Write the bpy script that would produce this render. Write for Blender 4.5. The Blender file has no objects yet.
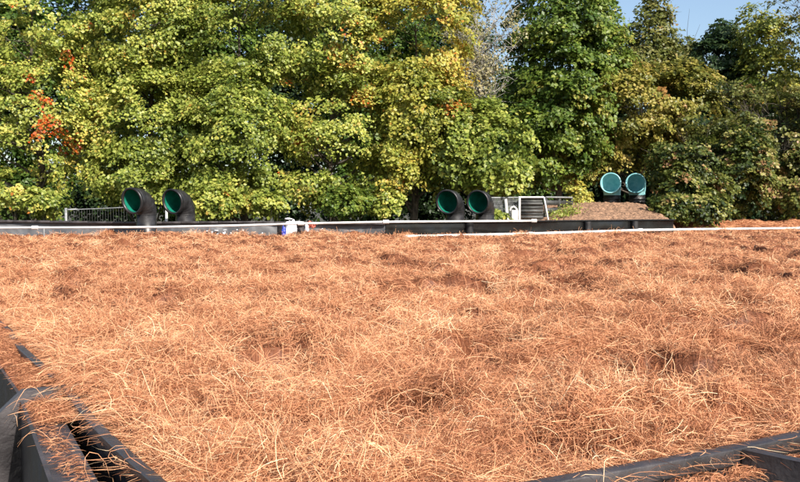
import bpy, math, random
import numpy as np
from mathutils import Vector

rng = np.random.default_rng(11)
random.seed(11)
R = math.radians
scene = bpy.context.scene
COL = scene.collection

# ------------------------------------------------------------------ camera
F, CX, CY = 880.0, 400.0, 241.0
PITCH = math.atan(32 / F)
CAMZ = 1.6
cam_d = bpy.data.cameras.new('camera')
cam_d.lens = 36 * F / 800
cam_d.sensor_width = 36
cam_d.clip_start = 0.05
cam_d.clip_end = 3000
cam = bpy.data.objects.new('camera', cam_d)
COL.objects.link(cam)
cam.location = (0, 0, CAMZ)
cam.rotation_euler = (R(90) - PITCH, 0, 0)
scene.camera = cam


def at(px, py, Y):
    """world point seen at photo pixel (px, py) at distance Y ahead"""
    u, v = (px - CX) / F, (CY - py) / F
    y = math.cos(PITCH) + v * math.sin(PITCH)
    z = -math.sin(PITCH) + v * math.cos(PITCH)
    return Vector((u * Y / y, Y, CAMZ + z * Y / y))


# ------------------------------------------------------------------ world + sun
SUN_EL, SUN_AZ = 37.0, 146.0       # azimuth clockwise from +Y (straight ahead)
w = bpy.data.worlds.new('World')
scene.world = w
w.use_nodes = True
nt = w.node_tree
nt.nodes.clear()
sky = nt.nodes.new('ShaderNodeTexSky')
sky.sky_type = 'NISHITA'
sky.sun_disc = False
sky.sun_elevation = R(SUN_EL)
sky.sun_rotation = R(SUN_AZ)
sky.air_density = 1.0
sky.dust_density = 1.6
sky.ozone_density = 1.2
bg = nt.nodes.new('ShaderNodeBackground')
bg.inputs['Strength'].default_value = 0.10
wo = nt.nodes.new('ShaderNodeOutputWorld')
nt.links.new(sky.outputs[0], bg.inputs[0])
nt.links.new(bg.outputs[0], wo.inputs[0])

sd = bpy.data.lights.new('sun', 'SUN')
sd.energy = 4.8
sd.angle = R(0.5)
sd.color = (1.0, 0.93, 0.84)
sun = bpy.data.objects.new('sun', sd)
COL.objects.link(sun)
e, a = R(SUN_EL), R(SUN_AZ)
sdir = Vector((math.sin(a) * math.cos(e), math.cos(a) * math.cos(e), math.sin(e)))
sun.rotation_euler = sdir.to_track_quat('Z', 'Y').to_euler()

vs = scene.view_settings
vs.view_transform = 'Standard'
vs.look = 'None'
vs.exposure = 0.88
vs.gamma = 1.0
vs.use_curve_mapping = False
scene.cycles.max_bounces = 7
scene.cycles.transparent_max_bounces = 6
scene.cycles.use_denoising = True


# ------------------------------------------------------------------ helpers
def hsh(ix, iy, seed):
    h = (ix.astype(np.int64) * 374761393 + iy.astype(np.int64) * 668265263 + seed * 1442695041) & 0xFFFFFFFF
    h = ((h ^ (h >> 13)) * 1274126177) & 0xFFFFFFFF
    h = (h ^ (h >> 16)) & 0xFFFFFFFF
    return h / 4294967295.0


def vnoise(x, y, seed=0):
    ix, iy = np.floor(x), np.floor(y)
    fx, fy = x - ix, y - iy
    fx = fx * fx * fx * (fx * (fx * 6 - 15) + 10)
    fy = fy * fy * fy * (fy * (fy * 6 - 15) + 10)
    a0, b0 = hsh(ix, iy, seed), hsh(ix + 1, iy, seed)
    c0, d0 = hsh(ix, iy + 1, seed), hsh(ix + 1, iy + 1, seed)
    return (a0 * (1 - fx) + b0 * fx) * (1 - fy) + (c0 * (1 - fx) + d0 * fx) * fy


def fbm(x, y, o=3, seed=0):
    s, amp, t = 0, 1.0, 0
    for k in range(o):
        s = s + amp * vnoise(x * 2 ** k + 17.3 * k, y * 2 ** k - 9.1 * k, seed + k)
        t += amp
        amp *= 0.5
    return s / t


class MB:
    """collects faces of any size, builds one mesh object"""
    def __init__(s):
        s.v, s.f, s.n, s.t = [], [], 0, []

    def add(s, verts, faces, tint=None):
        verts = np.asarray(verts, dtype=np.float32).reshape(-1, 3)
        faces = np.asarray(faces, dtype=np.int64)
        s.v.append(verts)
        s.f.append(faces + s.n)
        s.n += len(verts)
        if tint is not None:
            s.t.append(np.broadcast_to(np.asarray(tint, dtype=np.float32), (len(verts),)))
        return s

    def box(s, c, size, rz=0.0, rx=0.0):
        hx, hy, hz = [q / 2 for q in size]
        P = np.array([[x, y, z] for x in (-hx, hx) for y in (-hy, hy) for z in (-hz, hz)])
        if rx:
            cx, sx = math.cos(rx), math.sin(rx)
            P = P @ np.array([[1, 0, 0], [0, cx, sx], [0, -sx, cx]])
        cz, sz = math.cos(rz), math.sin(rz)
        P = P @ np.array([[cz, sz, 0], [-sz, cz, 0], [0, 0, 1]])
        return s.add(P + np.array(c), [[0, 1, 3, 2], [4, 6, 7, 5], [0, 4, 5, 1], [2, 3, 7, 6], [0, 2, 6, 4], [1, 5, 7, 3]])

    def tube(s, pts, radii, n=10, cap=True):
        pts = [Vector(p) for p in pts]
        if not hasattr(radii, '__len__'):
            radii = [radii] * len(pts)
        rings = []
        up = None
        for i, p in enumerate(pts):
            d = (pts[min(i + 1, len(pts) - 1)] - pts[max(i - 1, 0)]).normalized()
            if up is None:
                up = Vector((0, 0, 1)) if abs(d.z) < .9 else Vector((1, 0, 0))
            a_ = d.cross(up).normalized()
            b_ = a_.cross(d).normalized()
            up = b_
            rings.append([p + float(radii[i]) * (math.cos(2 * math.pi * k / n) * a_ + math.sin(2 * math.pi * k / n) * b_) for k in range(n)])
        V = [list(q) for r_ in rings for q in r_]
        Fq = [[i * n + k, i * n + (k + 1) % n, (i + 1) * n + (k + 1) % n, (i + 1) * n + k] for i in range(len(pts) - 1) for k in range(n)]
        base = s.n
        s.add(V, Fq)
        if cap:
            for e0 in (0, len(pts) - 1):
                c0 = [list(pts[e0])]
                m = n
                s.add(np.vstack([c0, V[e0 * n:(e0 + 1) * n]]), [[0, 1 + k, 1 + (k + 1) % m] for k in range(m)])
        return s

    def build(s, name, mat, parent=None, smooth=False):
        me = bpy.data.meshes.new(name)
        V = np.vstack(s.v).astype(np.float32)
        sizes = np.concatenate([np.full(len(f), f.shape[1]) for f in s.f])
        loops = np.concatenate([f.ravel() for f in s.f])
        starts = np.concatenate([[0], np.cumsum(sizes)[:-1]])
        me.vertices.add(len(V))
        me.vertices.foreach_set('co', V.ravel())
        me.loops.add(len(loops))
        me.loops.foreach_set('vertex_index', loops.astype(np.int32))
        me.polygons.add(len(sizes))
        me.polygons.foreach_set('loop_start', starts.astype(np.int32))
        if s.t:
            at_ = me.attributes.new('tint', 'FLOAT', 'POINT')
            at_.data.foreach_set('value', np.concatenate(s.t).astype(np.float32))
        me.update(calc_edges=True)
        me.validate()
        if smooth:
            me.polygons.foreach_set('use_smooth', np.ones(len(me.polygons), dtype=bool))
        me.materials.append(mat)
        o = bpy.data.objects.new(name, me)
        COL.objects.link(o)
        if parent:
            o.parent = parent
            o.matrix_parent_inverse.identity()
            o.location = -parent.location if parent.type == 'EMPTY' else (0, 0, 0)
        return o


def thing(name, label, cat, loc=(0, 0, 0), group=None):
    o = bpy.data.objects.new(name, None)
    COL.objects.link(o)
    o.location = loc
    tag(o, label, cat, group)
    return o


def tag(o, label=None, cat=None, group=None, kind=None):
    if label:
        o['label'] = label
    if cat:
        o['category'] = cat
    if group:
        o['group'] = group
    if kind:
        o['kind'] = kind
    return o


def bevel(o, wd=0.006, seg=2):
    m = o.modifiers.new('bevel', 'BEVEL')
    m.width = wd
    m.segments = seg
    m.limit_method = 'ANGLE'
    return o


# ------------------------------------------------------------------ materials
def newmat(name):
    m = bpy.data.materials.new(name)
    m.use_nodes = True
    t = m.node_tree
    return m, t, t.nodes['Principled BSDF'], t.nodes, t.links


def ramp(N, stops):
    r_ = N.new('ShaderNodeValToRGB')
    el = r_.color_ramp.elements
    el[0].position, el[0].color = stops[0][0], (*stops[0][1], 1)
    el[1].position, el[1].color = stops[-1][0], (*stops[-1][1], 1)
    for p, c in stops[1:-1]:
        q = el.new(p)
        q.color = (*c, 1)
    return r_


def plain(name, c0, c1, rough=.5, scale=6, bump=.0, bscale=40, rough2=None, detail=5, stretch=None, spec=.5):
    m, t, b, N, L = newmat(name)
    tc = N.new('ShaderNodeTexCoord')
    mp = N.new('ShaderNodeMapping')
    L.new(tc.outputs['Object'], mp.inputs[0])
    if stretch:
        mp.inputs['Scale'].default_value = stretch
    nz = N.new('ShaderNodeTexNoise')
    nz.inputs['Scale'].default_value = scale
    nz.inputs['Detail'].default_value = detail
    L.new(mp.outputs[0], nz.inputs[0])
    r_ = ramp(N, [(.35, c0), (.68, c1)])
    L.new(nz.outputs[0], r_.inputs[0])
    L.new(r_.outputs[0], b.inputs['Base Color'])
    b.inputs['Roughness'].default_value = rough
    b.inputs['Specular IOR Level'].default_value = spec
    if rough2 is not None:
        mr = N.new('ShaderNodeMapRange')
        mr.inputs[1].default_value, mr.inputs[2].default_value = .3, .7
        mr.inputs[3].default_value, mr.inputs[4].default_value = rough, rough2
        L.new(nz.outputs[0], mr.inputs[0])
        L.new(mr.outputs[0], b.inputs['Roughness'])
    if bump:
        n2 = N.new('ShaderNodeTexNoise')
        n2.inputs['Scale'].default_value = bscale
        n2.inputs['Detail'].default_value = 4
        L.new(mp.outputs[0], n2.inputs[0])
        bp = N.new('ShaderNodeBump')
        bp.inputs['Strength'].default_value = bump
        bp.inputs['Distance'].default_value = .02
        L.new(n2.outputs[0], bp.inputs['Height'])
        L.new(bp.outputs[0], b.inputs['Normal'])
    return m


M_black = plain('black_plastic', (.010, .010, .011), (.026, .025, .026), .33, 7, .04, 14, .5)
M_grey = plain('weathered_black_plastic', (.020, .018, .019), (.060, .052, .054), .30, 5, .25, 30, .62)
M_wall = plain('grey_liner', (.065, .067, .072), (.15, .152, .158), .30, 1.4, .9, 3.2, .55)
M_white = plain('white_pipe', (.46, .45, .43), (.80, .79, .78), .35, 4, .05, 40)
M_green = plain('green_lining', (.005, .11, .075), (.010, .19, .125), .35, 7, .1, 20)
M_turq = plain('turquoise_plastic', (.20, .52, .56), (.34, .66, .70), .4, 7, .1, 25)
M_wallblack = plain('clean_black_liner', (.004, .004, .004), (.009, .009, .009), .35, 3, .1, 6, .2)
M_galv = plain('galvanised_steel', (.16, .17, .17), (.30, .31, .31), .45, 10, .1, 50)
M_fdark = plain('dark_steel', (.018, .019, .018), (.045, .046, .042), .6, 10, .1, 50)
M_sack = plain('white_sheeting_and_glint', (.68, .68, .72), (.82, .82, .84), .45, 12, .4, 30)
M_blue = plain('blue_sheeting', (.02, .04, .30), (.05, .08, .45), .4, 12, .4, 30)
M_red = plain('red_sheeting', (.35, .06, .035), (.60, .20, .14), .5, 14, .4, 30)
M_bark = plain('bark', (.035, .028, .02), (.12, .10, .075), .9, 14, .8, 25, stretch=(1, 1, .25))
M_birch = plain('pale_bark', (.22, .20, .17), (.50, .48, .44), .8, 14, .5, 25, stretch=(1, 1, 2))
M_gravel = plain('gravel_bank_soil', (.09, .048, .027), (.40, .235, .14), .95, 16, 1.0, 26, detail=12)
M_ground = plain('soil_ground', (.02, .022, .010), (.075, .065, .038), .95, 3, .8, 9, detail=8)


def coir_mat(name, k=1.0):
    m, t, b, N, L = newmat(name)
    at_ = N.new('ShaderNodeAttribute')
    at_.attribute_name = 'tint'
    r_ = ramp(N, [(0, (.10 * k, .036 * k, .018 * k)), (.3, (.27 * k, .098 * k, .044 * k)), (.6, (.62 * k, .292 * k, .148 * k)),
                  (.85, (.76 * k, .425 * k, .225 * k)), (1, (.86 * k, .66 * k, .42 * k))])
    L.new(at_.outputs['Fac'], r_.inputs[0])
    L.new(r_.outputs[0], b.inputs['Base Color'])
    b.inputs['Roughness'].default_value = .6
    b.inputs['Specular IOR Level'].default_value = .3
    tr = N.new('ShaderNodeBsdfTranslucent')
    L.new(r_.outputs[0], tr.inputs[0])
    mx = N.new('ShaderNodeMixShader')
    mx.inputs[0].default_value = .14
    L.new(b.outputs[0], mx.inputs[1])
    L.new(tr.outputs[0], mx.inputs[2])
    L.new(mx.outputs[0], N['Material Output'].inputs[0])
    return m


M_coir = coir_mat('coir_fibre')


def leaf_mat(name, stops, trans=.38, rough=.45):
    m, t, b, N, L = newmat(name)
    at_ = N.new('ShaderNodeAttribute')
    at_.attribute_name = 'tint'
    r_ = ramp(N, stops)
    L.new(at_.outputs['Fac'], r_.inputs[0])
    L.new(r_.outputs[0], b.inputs['Base Color'])
    b.inputs['Roughness'].default_value = rough
    b.inputs['Specular IOR Level'].default_value = .4
    tr = N.new('ShaderNodeBsdfTranslucent')
    L.new(r_.outputs[0], tr.inputs[0])
    mx = N.new('ShaderNodeMixShader')
    mx.inputs[0].default_value = trans
    L.new(b.outputs[0], mx.inputs[1])
    L.new(tr.outputs[0], mx.inputs[2])
    L.new(mx.outputs[0], N['Material Output'].inputs[0])
    return m


RED = (.50, .085, .015)
L_maple = leaf_mat('maple_leaves', [(0, (.045, .085, .016)), (.3, (.16, .21, .030)), (.55, (.38, .42, .085)), (.78, (.60, .52, .12)), (.9, (.42, .22, .04)), (1, RED)])
L_gold = leaf_mat('golden_leaves', [(0, (.06, .11, .012)), (.3, (.18, .21, .03)), (.55, (.40, .40, .075)), (.8, (.52, .42, .08)), (1, (.48, .17, .03))])
L_green = leaf_mat('green_leaves', [(0, (.025, .06, .010)), (.4, (.08, .14, .022)), (.75, (.20, .26, .04)), (1, (.40, .36, .08))])
L_hazel = leaf_mat('hazel_leaves', [(0, (.05, .075, .012)), (.35, (.16, .17, .03)), (.65, (.34, .30, .06)), (.9, (.46, .36, .11)), (1, (.38, .20, .06))])
L_dull = leaf_mat('dull_leaves', [(0, (.04, .06, .015)), (.45, (.15, .165, .035)), (.8, (.26, .24, .07)), (1, (.34, .18, .08))])
L_dark = leaf_mat('dark_leaves', [(0, (.014, .035, .014)), (.5, (.05, .09, .03)), (.9, (.12, .16, .05)), (1, (.15, .14, .06))])
L_pale = leaf_mat('pale_leaves', [(0, (.14, .14, .06)), (.5, (.30, .28, .14)), (1, (.45, .38, .22))])

L_bramble = leaf_mat('bramble_leaves', [(0, (.02, .04, .010)), (.45, (.09, .12, .022)), (.75, (.27, .27, .06)), (.9, (.40, .36, .13)), (1, (.30, .16, .07))])
# ------------------------------------------------------------------ ground
mb = MB()
g = 60
xs = np.concatenate([np.linspace(-700, -45, 12), np.linspace(-40, 40, 60), np.linspace(45, 700, 12)])
ys = np.concatenate([np.linspace(-300, -3, 6), np.linspace(0, 60, 60), np.linspace(70, 1500, 14)])
X, Y = np.meshgrid(xs, ys)
Z = (fbm(X * .5, Y * .5, 3, 5) - .5) * .25 * np.clip((Y - 24) / 4, 0, 1) - .02
idx = np.arange(X.size).reshape(X.shape)
mb.add(np.stack([X, Y, Z], -1).reshape(-1, 3), np.stack([idx[:-1, :-1], idx[:-1, 1:], idx[1:, 1:], idx[1:, :-1]], -1).reshape(-1, 4))
tag(mb.build('ground', M_ground, smooth=True), kind='structure')

# gravel bank behind the walls
xs, ys = np.linspace(2.1, 12.5, 190), np.linspace(24.6, 37.5, 150)


def sst(q):
    q = np.clip(q, 0, 1)
    return q * q * (3 - 2 * q)


def bankH(X, Y):
    base = 1.24 * sst((X - 2.3) / .9) * sst((Y - 24.7) / .8) * sst((10.5 - X) / 1.6) * sst((37.4 - Y) / 3)
    ridge = .60 * sst((X - 3.2 - (Y - 27) * .1) / 2.0) * sst((Y - 26.0) / 4.6) * sst((10.0 - X) / 1.4) * sst((37.4 - Y) / 3)
    fr = sst((Y - (20.2 + 1.0 + (X - .23) * .584) - .25) / .9)
    return (base + ridge) * fr * sst((9.2 - X) / 1.0) - .04


X, Y = np.meshgrid(xs, ys)
Z = bankH(X, Y) + (fbm(X * 5, Y * 5, 4, 3) - .5) * .13 + (fbm(X * 14, Y * 14, 2, 8) - .5) * .08
idx = np.arange(X.size).reshape(X.shape)
mb = MB().add(np.stack([X, Y, Z], -1).reshape(-1, 3), np.stack([idx[:-1, :-1], idx[:-1, 1:], idx[1:, 1:], idx[1:, :-1]], -1).reshape(-1, 4))
tag(mb.build('gravel_bank', M_gravel, smooth=True), kind='structure')

# ------------------------------------------------------------------ coir bed
A = np.array([.8634, .5045])
B = np.array([-.5045, .8634])
C0 = np.array([-.332, 1.807])       # near corner of the tank
BED = .9
PIPE_Y0 = np.array([.23, 20.2])


def side(x, y):
    """distance inside the left rim (a) and inside the near rim (b)"""
    dx, dy = x - C0[0], y - C0[1]
    return dx * A[0] + dy * A[1], dx * B[0] + dy * B[1]


HOL = []
for (px, py, rx_, ry_) in ((258, 322, .30, .22), (575, 398, .22, .20), (492, 388, .16, .14), (365, 466, .10, .09), (440, 350, .24, .22), (665, 378, .14, .12), (640, 250, .5, .8), (745, 280, .35, .4),
                         (30, 300, .3, .3), (135, 285, .4, .4), (700, 420, .12, .10), (325, 372, .16, .12), (220, 440, .10, .09)):
    p_ = at(px, py, 10)
    k_ = (BED - CAMZ) / (p_.z - CAMZ)
    HOL.append((p_.x * k_, 10 * k_, rx_, ry_))


def hollows(x, y):
    q = 0 * x
    for (hx, hy, rx_, ry_) in HOL:
        q = np.maximum(q, np.exp(-(((x - hx) / rx_) ** 2 + ((y - hy) / ry_) ** 2) * 1.6 * (.7 + .6 * vnoise(x * 9, y * 9, 7))))
    return q


def pockets(x, y, wx=None, wy=None):
    if wx is None:
        wx = x + .22 * (vnoise(x * 2.1, y * 2.1, 40) - .5) * 2
        wy = y + .22 * (vnoise(x * 2.1, y * 2.1, 41) - .5) * 2
    q = np.clip((.36 - fbm(wx * 3.9 + 30, wy * 5.0, 2, 131)) / .14, 0, 1)
    q = q * q * (3 - 2 * q)
    return np.maximum(q, np.clip(hollows(x, y) * 1.5 - .45, 0, 1))


def H(x, y):
    n0 = fbm(x * .55 + 3, y * .55, 2, 21)
    wx = x + .22 * (vnoise(x * 2.1, y * 2.1, 40) - .5) * 2
    wy = y + .22 * (vnoise(x * 2.1, y * 2.1, 41) - .5) * 2
    n1 = fbm(wx * 1.9, wy * 2.3, 3, 22)
    m1 = 1 - np.abs(2 * vnoise(wx * 3.1, wy * 3.6, 81) - 1)          # rounded mounds with creases between
    m2 = np.sqrt(np.abs(2 * vnoise(wx * 1.55 + 4, wy * 1.9 + 2, 83) - 1))   # bigger billows
    n2 = fbm(wx * 9.0, wy * 10.0, 2, 25)
    pit = np.clip(.41 - fbm(wx * 2.7 + 8, wy * 3.4, 2, 31), 0, 1)
    hole = pockets(x, y, wx, wy)
    h = BED + .02 - hole * .16 + .07 * np.clip(hollows(x, y - .30) + hollows(x - .2, y - .15) * .5, 0, 1) + .16 * (n0 - .5) + .22 * (n1 - .5) + .08 * (m1 - .5) + .13 * (m2 - .6) + .035 * (n2 - .5) - 1.25 * pit
    a_, b_ = side(x, y)
    ed = np.clip(np.minimum(a_, b_) / .35, 0, 1)
    pq = np.where(x > 1.5, np.exp(-((b_ - 15.35) / .8) ** 2), 0) * np.clip((x - 1.5) / 2, 0, 1)
    h = h * (1 - pq) + (BED - .02) * pq
    h = BED - .015 + (h - BED + .015) * ed 
    return h


def far_lim(x):
    """bed ends at the far walls"""
    wl = 22.15
    # right wall, parallel to the near rim, 1.1 m beyond the pipe
    yr = PIPE_Y0[1] + 1.0 + (x - PIPE_Y0[0]) * (A[1] / A[0])
    return np.where(x < 0.2, wl, yr)


NV, NU = 620, 560
v = np.linspace(0, 1, NV)
Yr = 1.45 * (32 / 1.45) ** v
u = np.linspace(-1, 1, NU)
Y, U = np.meshgrid(Yr, u, indexing='ij')
X = U * (.62 * Y + .8)
a_, b_ = side(X, Y)
Z = H(X, Y) - .02
ok = (a_ > .02) & (b_ > .02) & (Y < far_lim(X))
idx = np.arange(X.size).reshape(X.shape)
q = np.stack([idx[:-1, :-1], idx[:-1, 1:], idx[1:, 1:], idx[1:, :-1]], -1).reshape(-1, 4)
okf = ok.ravel()[q].all(1)
bed = MB()
tn = .0 + .3 * fbm(X * 25, Y * 25, 3, 77)
bed.add(np.stack([X, Y, Z], -1).reshape(-1, 3), q[okf], tn.ravel())


def strands(mb, x0, y0, theta, length, width, curl, lift, tint, hf, npt=7, zoff=0.0, bridge=.45, rise=None, steep=0):
    """ribbon fibres lying on the surface hf; all args are arrays over strands"""
    n = len(x0)
    t = np.linspace(0, 1, npt)[None, :]
    # heading integrates curl plus a random wobble
    wob = rng.normal(0, 1, (n, npt)).cumsum(1) * .30
    th = theta[:, None] + curl[:, None] * (t - .5) + wob
    step = (length / (npt - 1))[:, None]
    dx = np.cos(th) * step
    dy = np.sin(th) * step
    x = x0[:, None] + np.cumsum(dx, 1) - dx[:, :1] * npt / 2
    y = y0[:, None] + np.cumsum(dy, 1) - dy[:, :1] * npt / 2
    h = hf(x, y)
    lin = h[:, :1] * (1 - t) + h[:, -1:] * t
    z = (1 - bridge) * h + bridge * np.maximum(lin, h) + lift[:, None] * np.sin(np.pi * t) + zoff
    if rise is not None:
        z = z + rise[:, None] * t ** 1.6
    if steep:
        sl = np.abs(np.diff(z, axis=1)).max(1) / (length / (npt - 1))
        g_ = sl < steep
        x, y, z, width, tint, n = x[g_], y[g_], z[g_], width[g_], tint[g_], int(g_.sum())
    P = np.stack([x, y, z], -1)
    T = np.gradient(P, axis=1)
    T /= np.linalg.norm(T, axis=-1, keepdims=True) + 1e-9
    rnd = rng.normal(0, 1, (n, 1, 3)) + np.array([0, 0, .6])
    S = np.cross(T, rnd)
    S /= np.linalg.norm(S, axis=-1, keepdims=True) + 1e-9
    prof = (1 - .75 * np.abs(2 * t - 1) ** 3)[..., None]
    S = S * width[:, None, None] * .5 * prof
    V = np.stack([P - S, P + S], 2).reshape(-1, 3)
    base = (np.arange(n) * npt * 2)[:, None, None]
    k = np.arange(npt - 1)[None, :, None] * 2
    q = (base + k + np.array([0, 1, 3, 2])[None, None, :]).reshape(-1, 4)
    mb.add(V, q, np.repeat(np.clip(tint, 0, 1), npt * 2))


def inbed(x, y, m=.03):
    a_, b_ = side(x, y)
    return (a_ > m) & (b_ > m) & (y < far_lim(x) - .1)


def scatter(n, y0=1.7, y1=27, p=2.0):
    r_ = rng.random(n)
    if p == 2.0:
        y = 1 / (1 / y0 + r_ * (1 / y1 - 1 / y0))
    else:
        y = y0 * (y1 / y0) ** r_
    x = rng.uniform(-1, 1, n) * (.52 * y + .35)
    k = inbed(x, y)
    return x[k], y[k]


def flow(x, y):
    return 2 * np.pi * fbm(x * 1.3, y * 1.3, 2, 51) * 2.2


# ground layer of short tangled fibres
x, y = scatter(390000, p=2.0)
x2, y2 = scatter(110000, 5, 27, p=1)
x, y = np.concatenate([x, x2]), np.concatenate([y, y2])
n = len(x)
wd = rng.uniform(.0005, .0012, n) + .00019 * y
ln = rng.uniform(.05, .17, n) * (1 + .015 * y)
cl = fbm(x * 3.1, y * 3.1, 2, 61)
ti = .56 + .45 * (cl - .5) + .5 * (fbm(x * 9, y * 9, 2, 63) - .5) + rng.normal(0, .16, n)
strands(bed, x, y, flow(x, y) + rng.normal(0, 2.0, n), ln, wd, rng.normal(0, 2.4, n), np.abs(rng.normal(0, .007, n)) * (1 + .06 * y), ti, H, npt=6, bridge=.6, steep=.85)
# longer loose hairs on top
x, y = scatter(40000)
n = len(x)
wd = rng.uniform(.0005, .0010, n) * rng.choice([1, 1, 1, 1, 1.5], n) + .00015 * y
ln = rng.uniform(.10, .32, n)
ti = .64 + .5 * (fbm(x * 2.2, y * 2.2, 2, 64) - .5) + rng.normal(0, .17, n)
strands(bed, x, y, flow(x, y) + rng.normal(0, 1.1, n), ln, wd, rng.normal(0, 3.6, n), np.abs(rng.normal(0, .020, n)), ti, H, npt=10, bridge=.8, steep=.9)
# combed tufts
nt_ = 2600
tx, ty = scatter(nt_)
per = 46
n = len(tx) * per
ta = np.repeat(flow(tx, ty) + rng.normal(0, .6, len(tx)), per)
sc = np.repeat(rng.uniform(.5, 1.3, len(tx)), per)
off = rng.normal(0, .035, (n, 2)) * sc[:, None]
x = np.repeat(tx, per) + off[:, 0]
y = np.repeat(ty, per) + off[:, 1]
k = inbed(x, y)
cu = np.repeat(rng.normal(0, 2.0, len(tx)), per)
li = np.repeat(np.abs(rng.normal(.02, .03, len(tx))), per) * rng.uniform(.3, 1.2, n)
tt = np.repeat(.58 + rng.normal(0, .17, len(tx)), per) + rng.normal(0, .12, n)
strands(bed, x[k], y[k], (ta + rng.normal(0, .36, n))[k], (rng.uniform(.13, .36, n) * sc)[k], (rng.uniform(.0008, .0016, n) + .00016 * y)[k],
        (cu + rng.normal(0, .5, n))[k], li[k], tt[k], H, npt=9, bridge=.9, steep=.9)


def fuzz(x, y, z, dirs, length, width, curl, tint, npt=8):
    """free curly fibres in space"""
    n = len(x)
    d = dirs / (np.linalg.norm(dirs, axis=1, keepdims=True) + 1e-9)
    ax = rng.normal(0, 1, (n, 3))
    ax /= np.linalg.norm(ax, axis=1, keepdims=True)
    P = np.zeros((n, npt, 3))
    p = np.zeros((n, 3))
    for k_ in range(npt):
        P[:, k_] = p
        d = d + np.cross(ax, d) * (curl / npt)[:, None] + rng.normal(0, .12, (n, 3))
        d /= np.linalg.norm(d, axis=1, keepdims=True) + 1e-9
        p = p + d * (length / (npt - 1))[:, None]
    P -= P.mean(1, keepdims=True)
    P += np.stack([x, y, z], -1)[:, None, :]
    T = np.gradient(P, axis=1)
    S = np.cross(T, rng.normal(0, 1, (n, 1, 3)) + np.array([0, 0, .4]))
    S /= np.linalg.norm(S, axis=-1, keepdims=True) + 1e-9
    S = S * width[:, None, None] * .5
    V = np.stack([P - S, P + S], 2).reshape(-1, 3)
    base = (np.arange(n) * npt * 2)[:, None, None]
    q = (base + np.arange(npt - 1)[None, :, None] * 2 + np.array([0, 1, 3, 2])[None, None, :]).reshape(-1, 4)
    bed.add(V, q, np.repeat(np.clip(tint, 0, 1), npt * 2))


# tangled wads
bx1, by1 = scatter(2300)
bx2, by2 = scatter(1500, 4, 27, p=1)
bx_, by_ = np.concatenate([bx1, bx2]), np.concatenate([by1, by2])
kp = pockets(bx_, by_) < .35
bx_, by_ = bx_[kp], by_[kp]
nb_ = len(bx_)
br = rng.uniform(.05, .13, nb_) * (1 + .02 * by_)
bz = H(bx_, by_) + br * .05
per = 70
ci = np.repeat(np.arange(nb_), per)
n = len(ci)
off = rng.normal(0, .5, (n, 3)) * br[ci][:, None] * np.array([1.2, 1.2, .50])
x, y, z = bx_[ci] + off[:, 0], by_[ci] + off[:, 1], bz[ci] + np.abs(off[:, 2]) * .9 - .01
bd = rng.normal(0, 1, (nb_, 3)) * np.array([1, 1, .3])
dr = rng.normal(0, 1, (n, 3)) * np.array([1, 1, .38]) + bd[ci] * .6
k = inbed(x, y, .05)
bt = .62 + .35 * (fbm(bx_ * 3.1, by_ * 3.1, 2, 61) - .5) + rng.normal(0, .10, nb_)
fuzz(x[k], y[k], z[k], dr[k], (br[ci] * rng.uniform(.9, 2.4, n))[k], (rng.uniform(.0006, .0013, n) + .00016 * y)[k], rng.normal(0, 4.2, n)[k], (bt[ci] + rng.normal(0, .15, n))[k])
# far fuzz that breaks up the surface
x, y = scatter(135000, 5, 27, p=1)
kp = (pockets(x, y) < .3)
x, y = x[kp], y[kp]
n = len(x)
fuzz(x, y, H(x, y) + rng.uniform(0, .03, n), rng.normal(0, 1, (n, 3)) * np.array([1, 1, .45]), rng.uniform(.06, .16, n), rng.uniform(.0006, .0012, n) + .0002 * y,
     rng.normal(0, 3.5, n), .63 + .35 * (fbm(x * 3.1, y * 3.1, 2, 61) - .5) + rng.normal(0, .17, n), 5)
# tangle clothing the steep sides of the hollows
x1_, y1_ = scatter(420000)
x2_, y2_ = scatter(160000, 5, 27, p=1)
x, y = np.concatenate([x1_, x2_]), np.concatenate([y1_, y2_])
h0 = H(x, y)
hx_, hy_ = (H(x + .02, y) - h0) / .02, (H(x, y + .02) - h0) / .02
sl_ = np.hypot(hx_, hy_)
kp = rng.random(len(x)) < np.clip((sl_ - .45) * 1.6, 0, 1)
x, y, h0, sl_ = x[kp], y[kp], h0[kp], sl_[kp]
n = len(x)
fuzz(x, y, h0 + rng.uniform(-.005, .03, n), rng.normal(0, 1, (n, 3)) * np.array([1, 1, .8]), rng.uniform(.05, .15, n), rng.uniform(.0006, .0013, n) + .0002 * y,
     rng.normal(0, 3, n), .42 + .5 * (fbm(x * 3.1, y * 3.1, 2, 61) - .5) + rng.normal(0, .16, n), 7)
# short broken bits and pith
x, y = scatter(90000)
n = len(x)
strands(bed, x, y, rng.uniform(0, 6.28, n), rng.uniform(.008, .04, n) + .002 * y, rng.uniform(.0012, .0035, n) + .0002 * y, rng.normal(0, 1.0, n),
        np.abs(rng.normal(0, .004, n)), .28 + .9 * (fbm(x * 3.1, y * 3.1, 2, 61) - .5) + rng.normal(0, .18, n), H, npt=3, zoff=.004, bridge=.2)
# stray ends standing up
x, y = scatter(9000)
n = len(x)
strands(bed, x, y, rng.uniform(0, 6.28, n), rng.uniform(.06, .2, n), rng.uniform(.0008, .0014, n) + .00018 * y, rng.normal(0, 1.5, n),
        np.abs(rng.normal(0, .01, n)), .7 + rng.normal(0, .15, n), H, npt=7, rise=rng.uniform(.02, .10, n))
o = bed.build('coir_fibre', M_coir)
tag(o, 'loose orange brown coconut fibre filling the large tank bed', 'fibre', kind='stuff')

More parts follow.
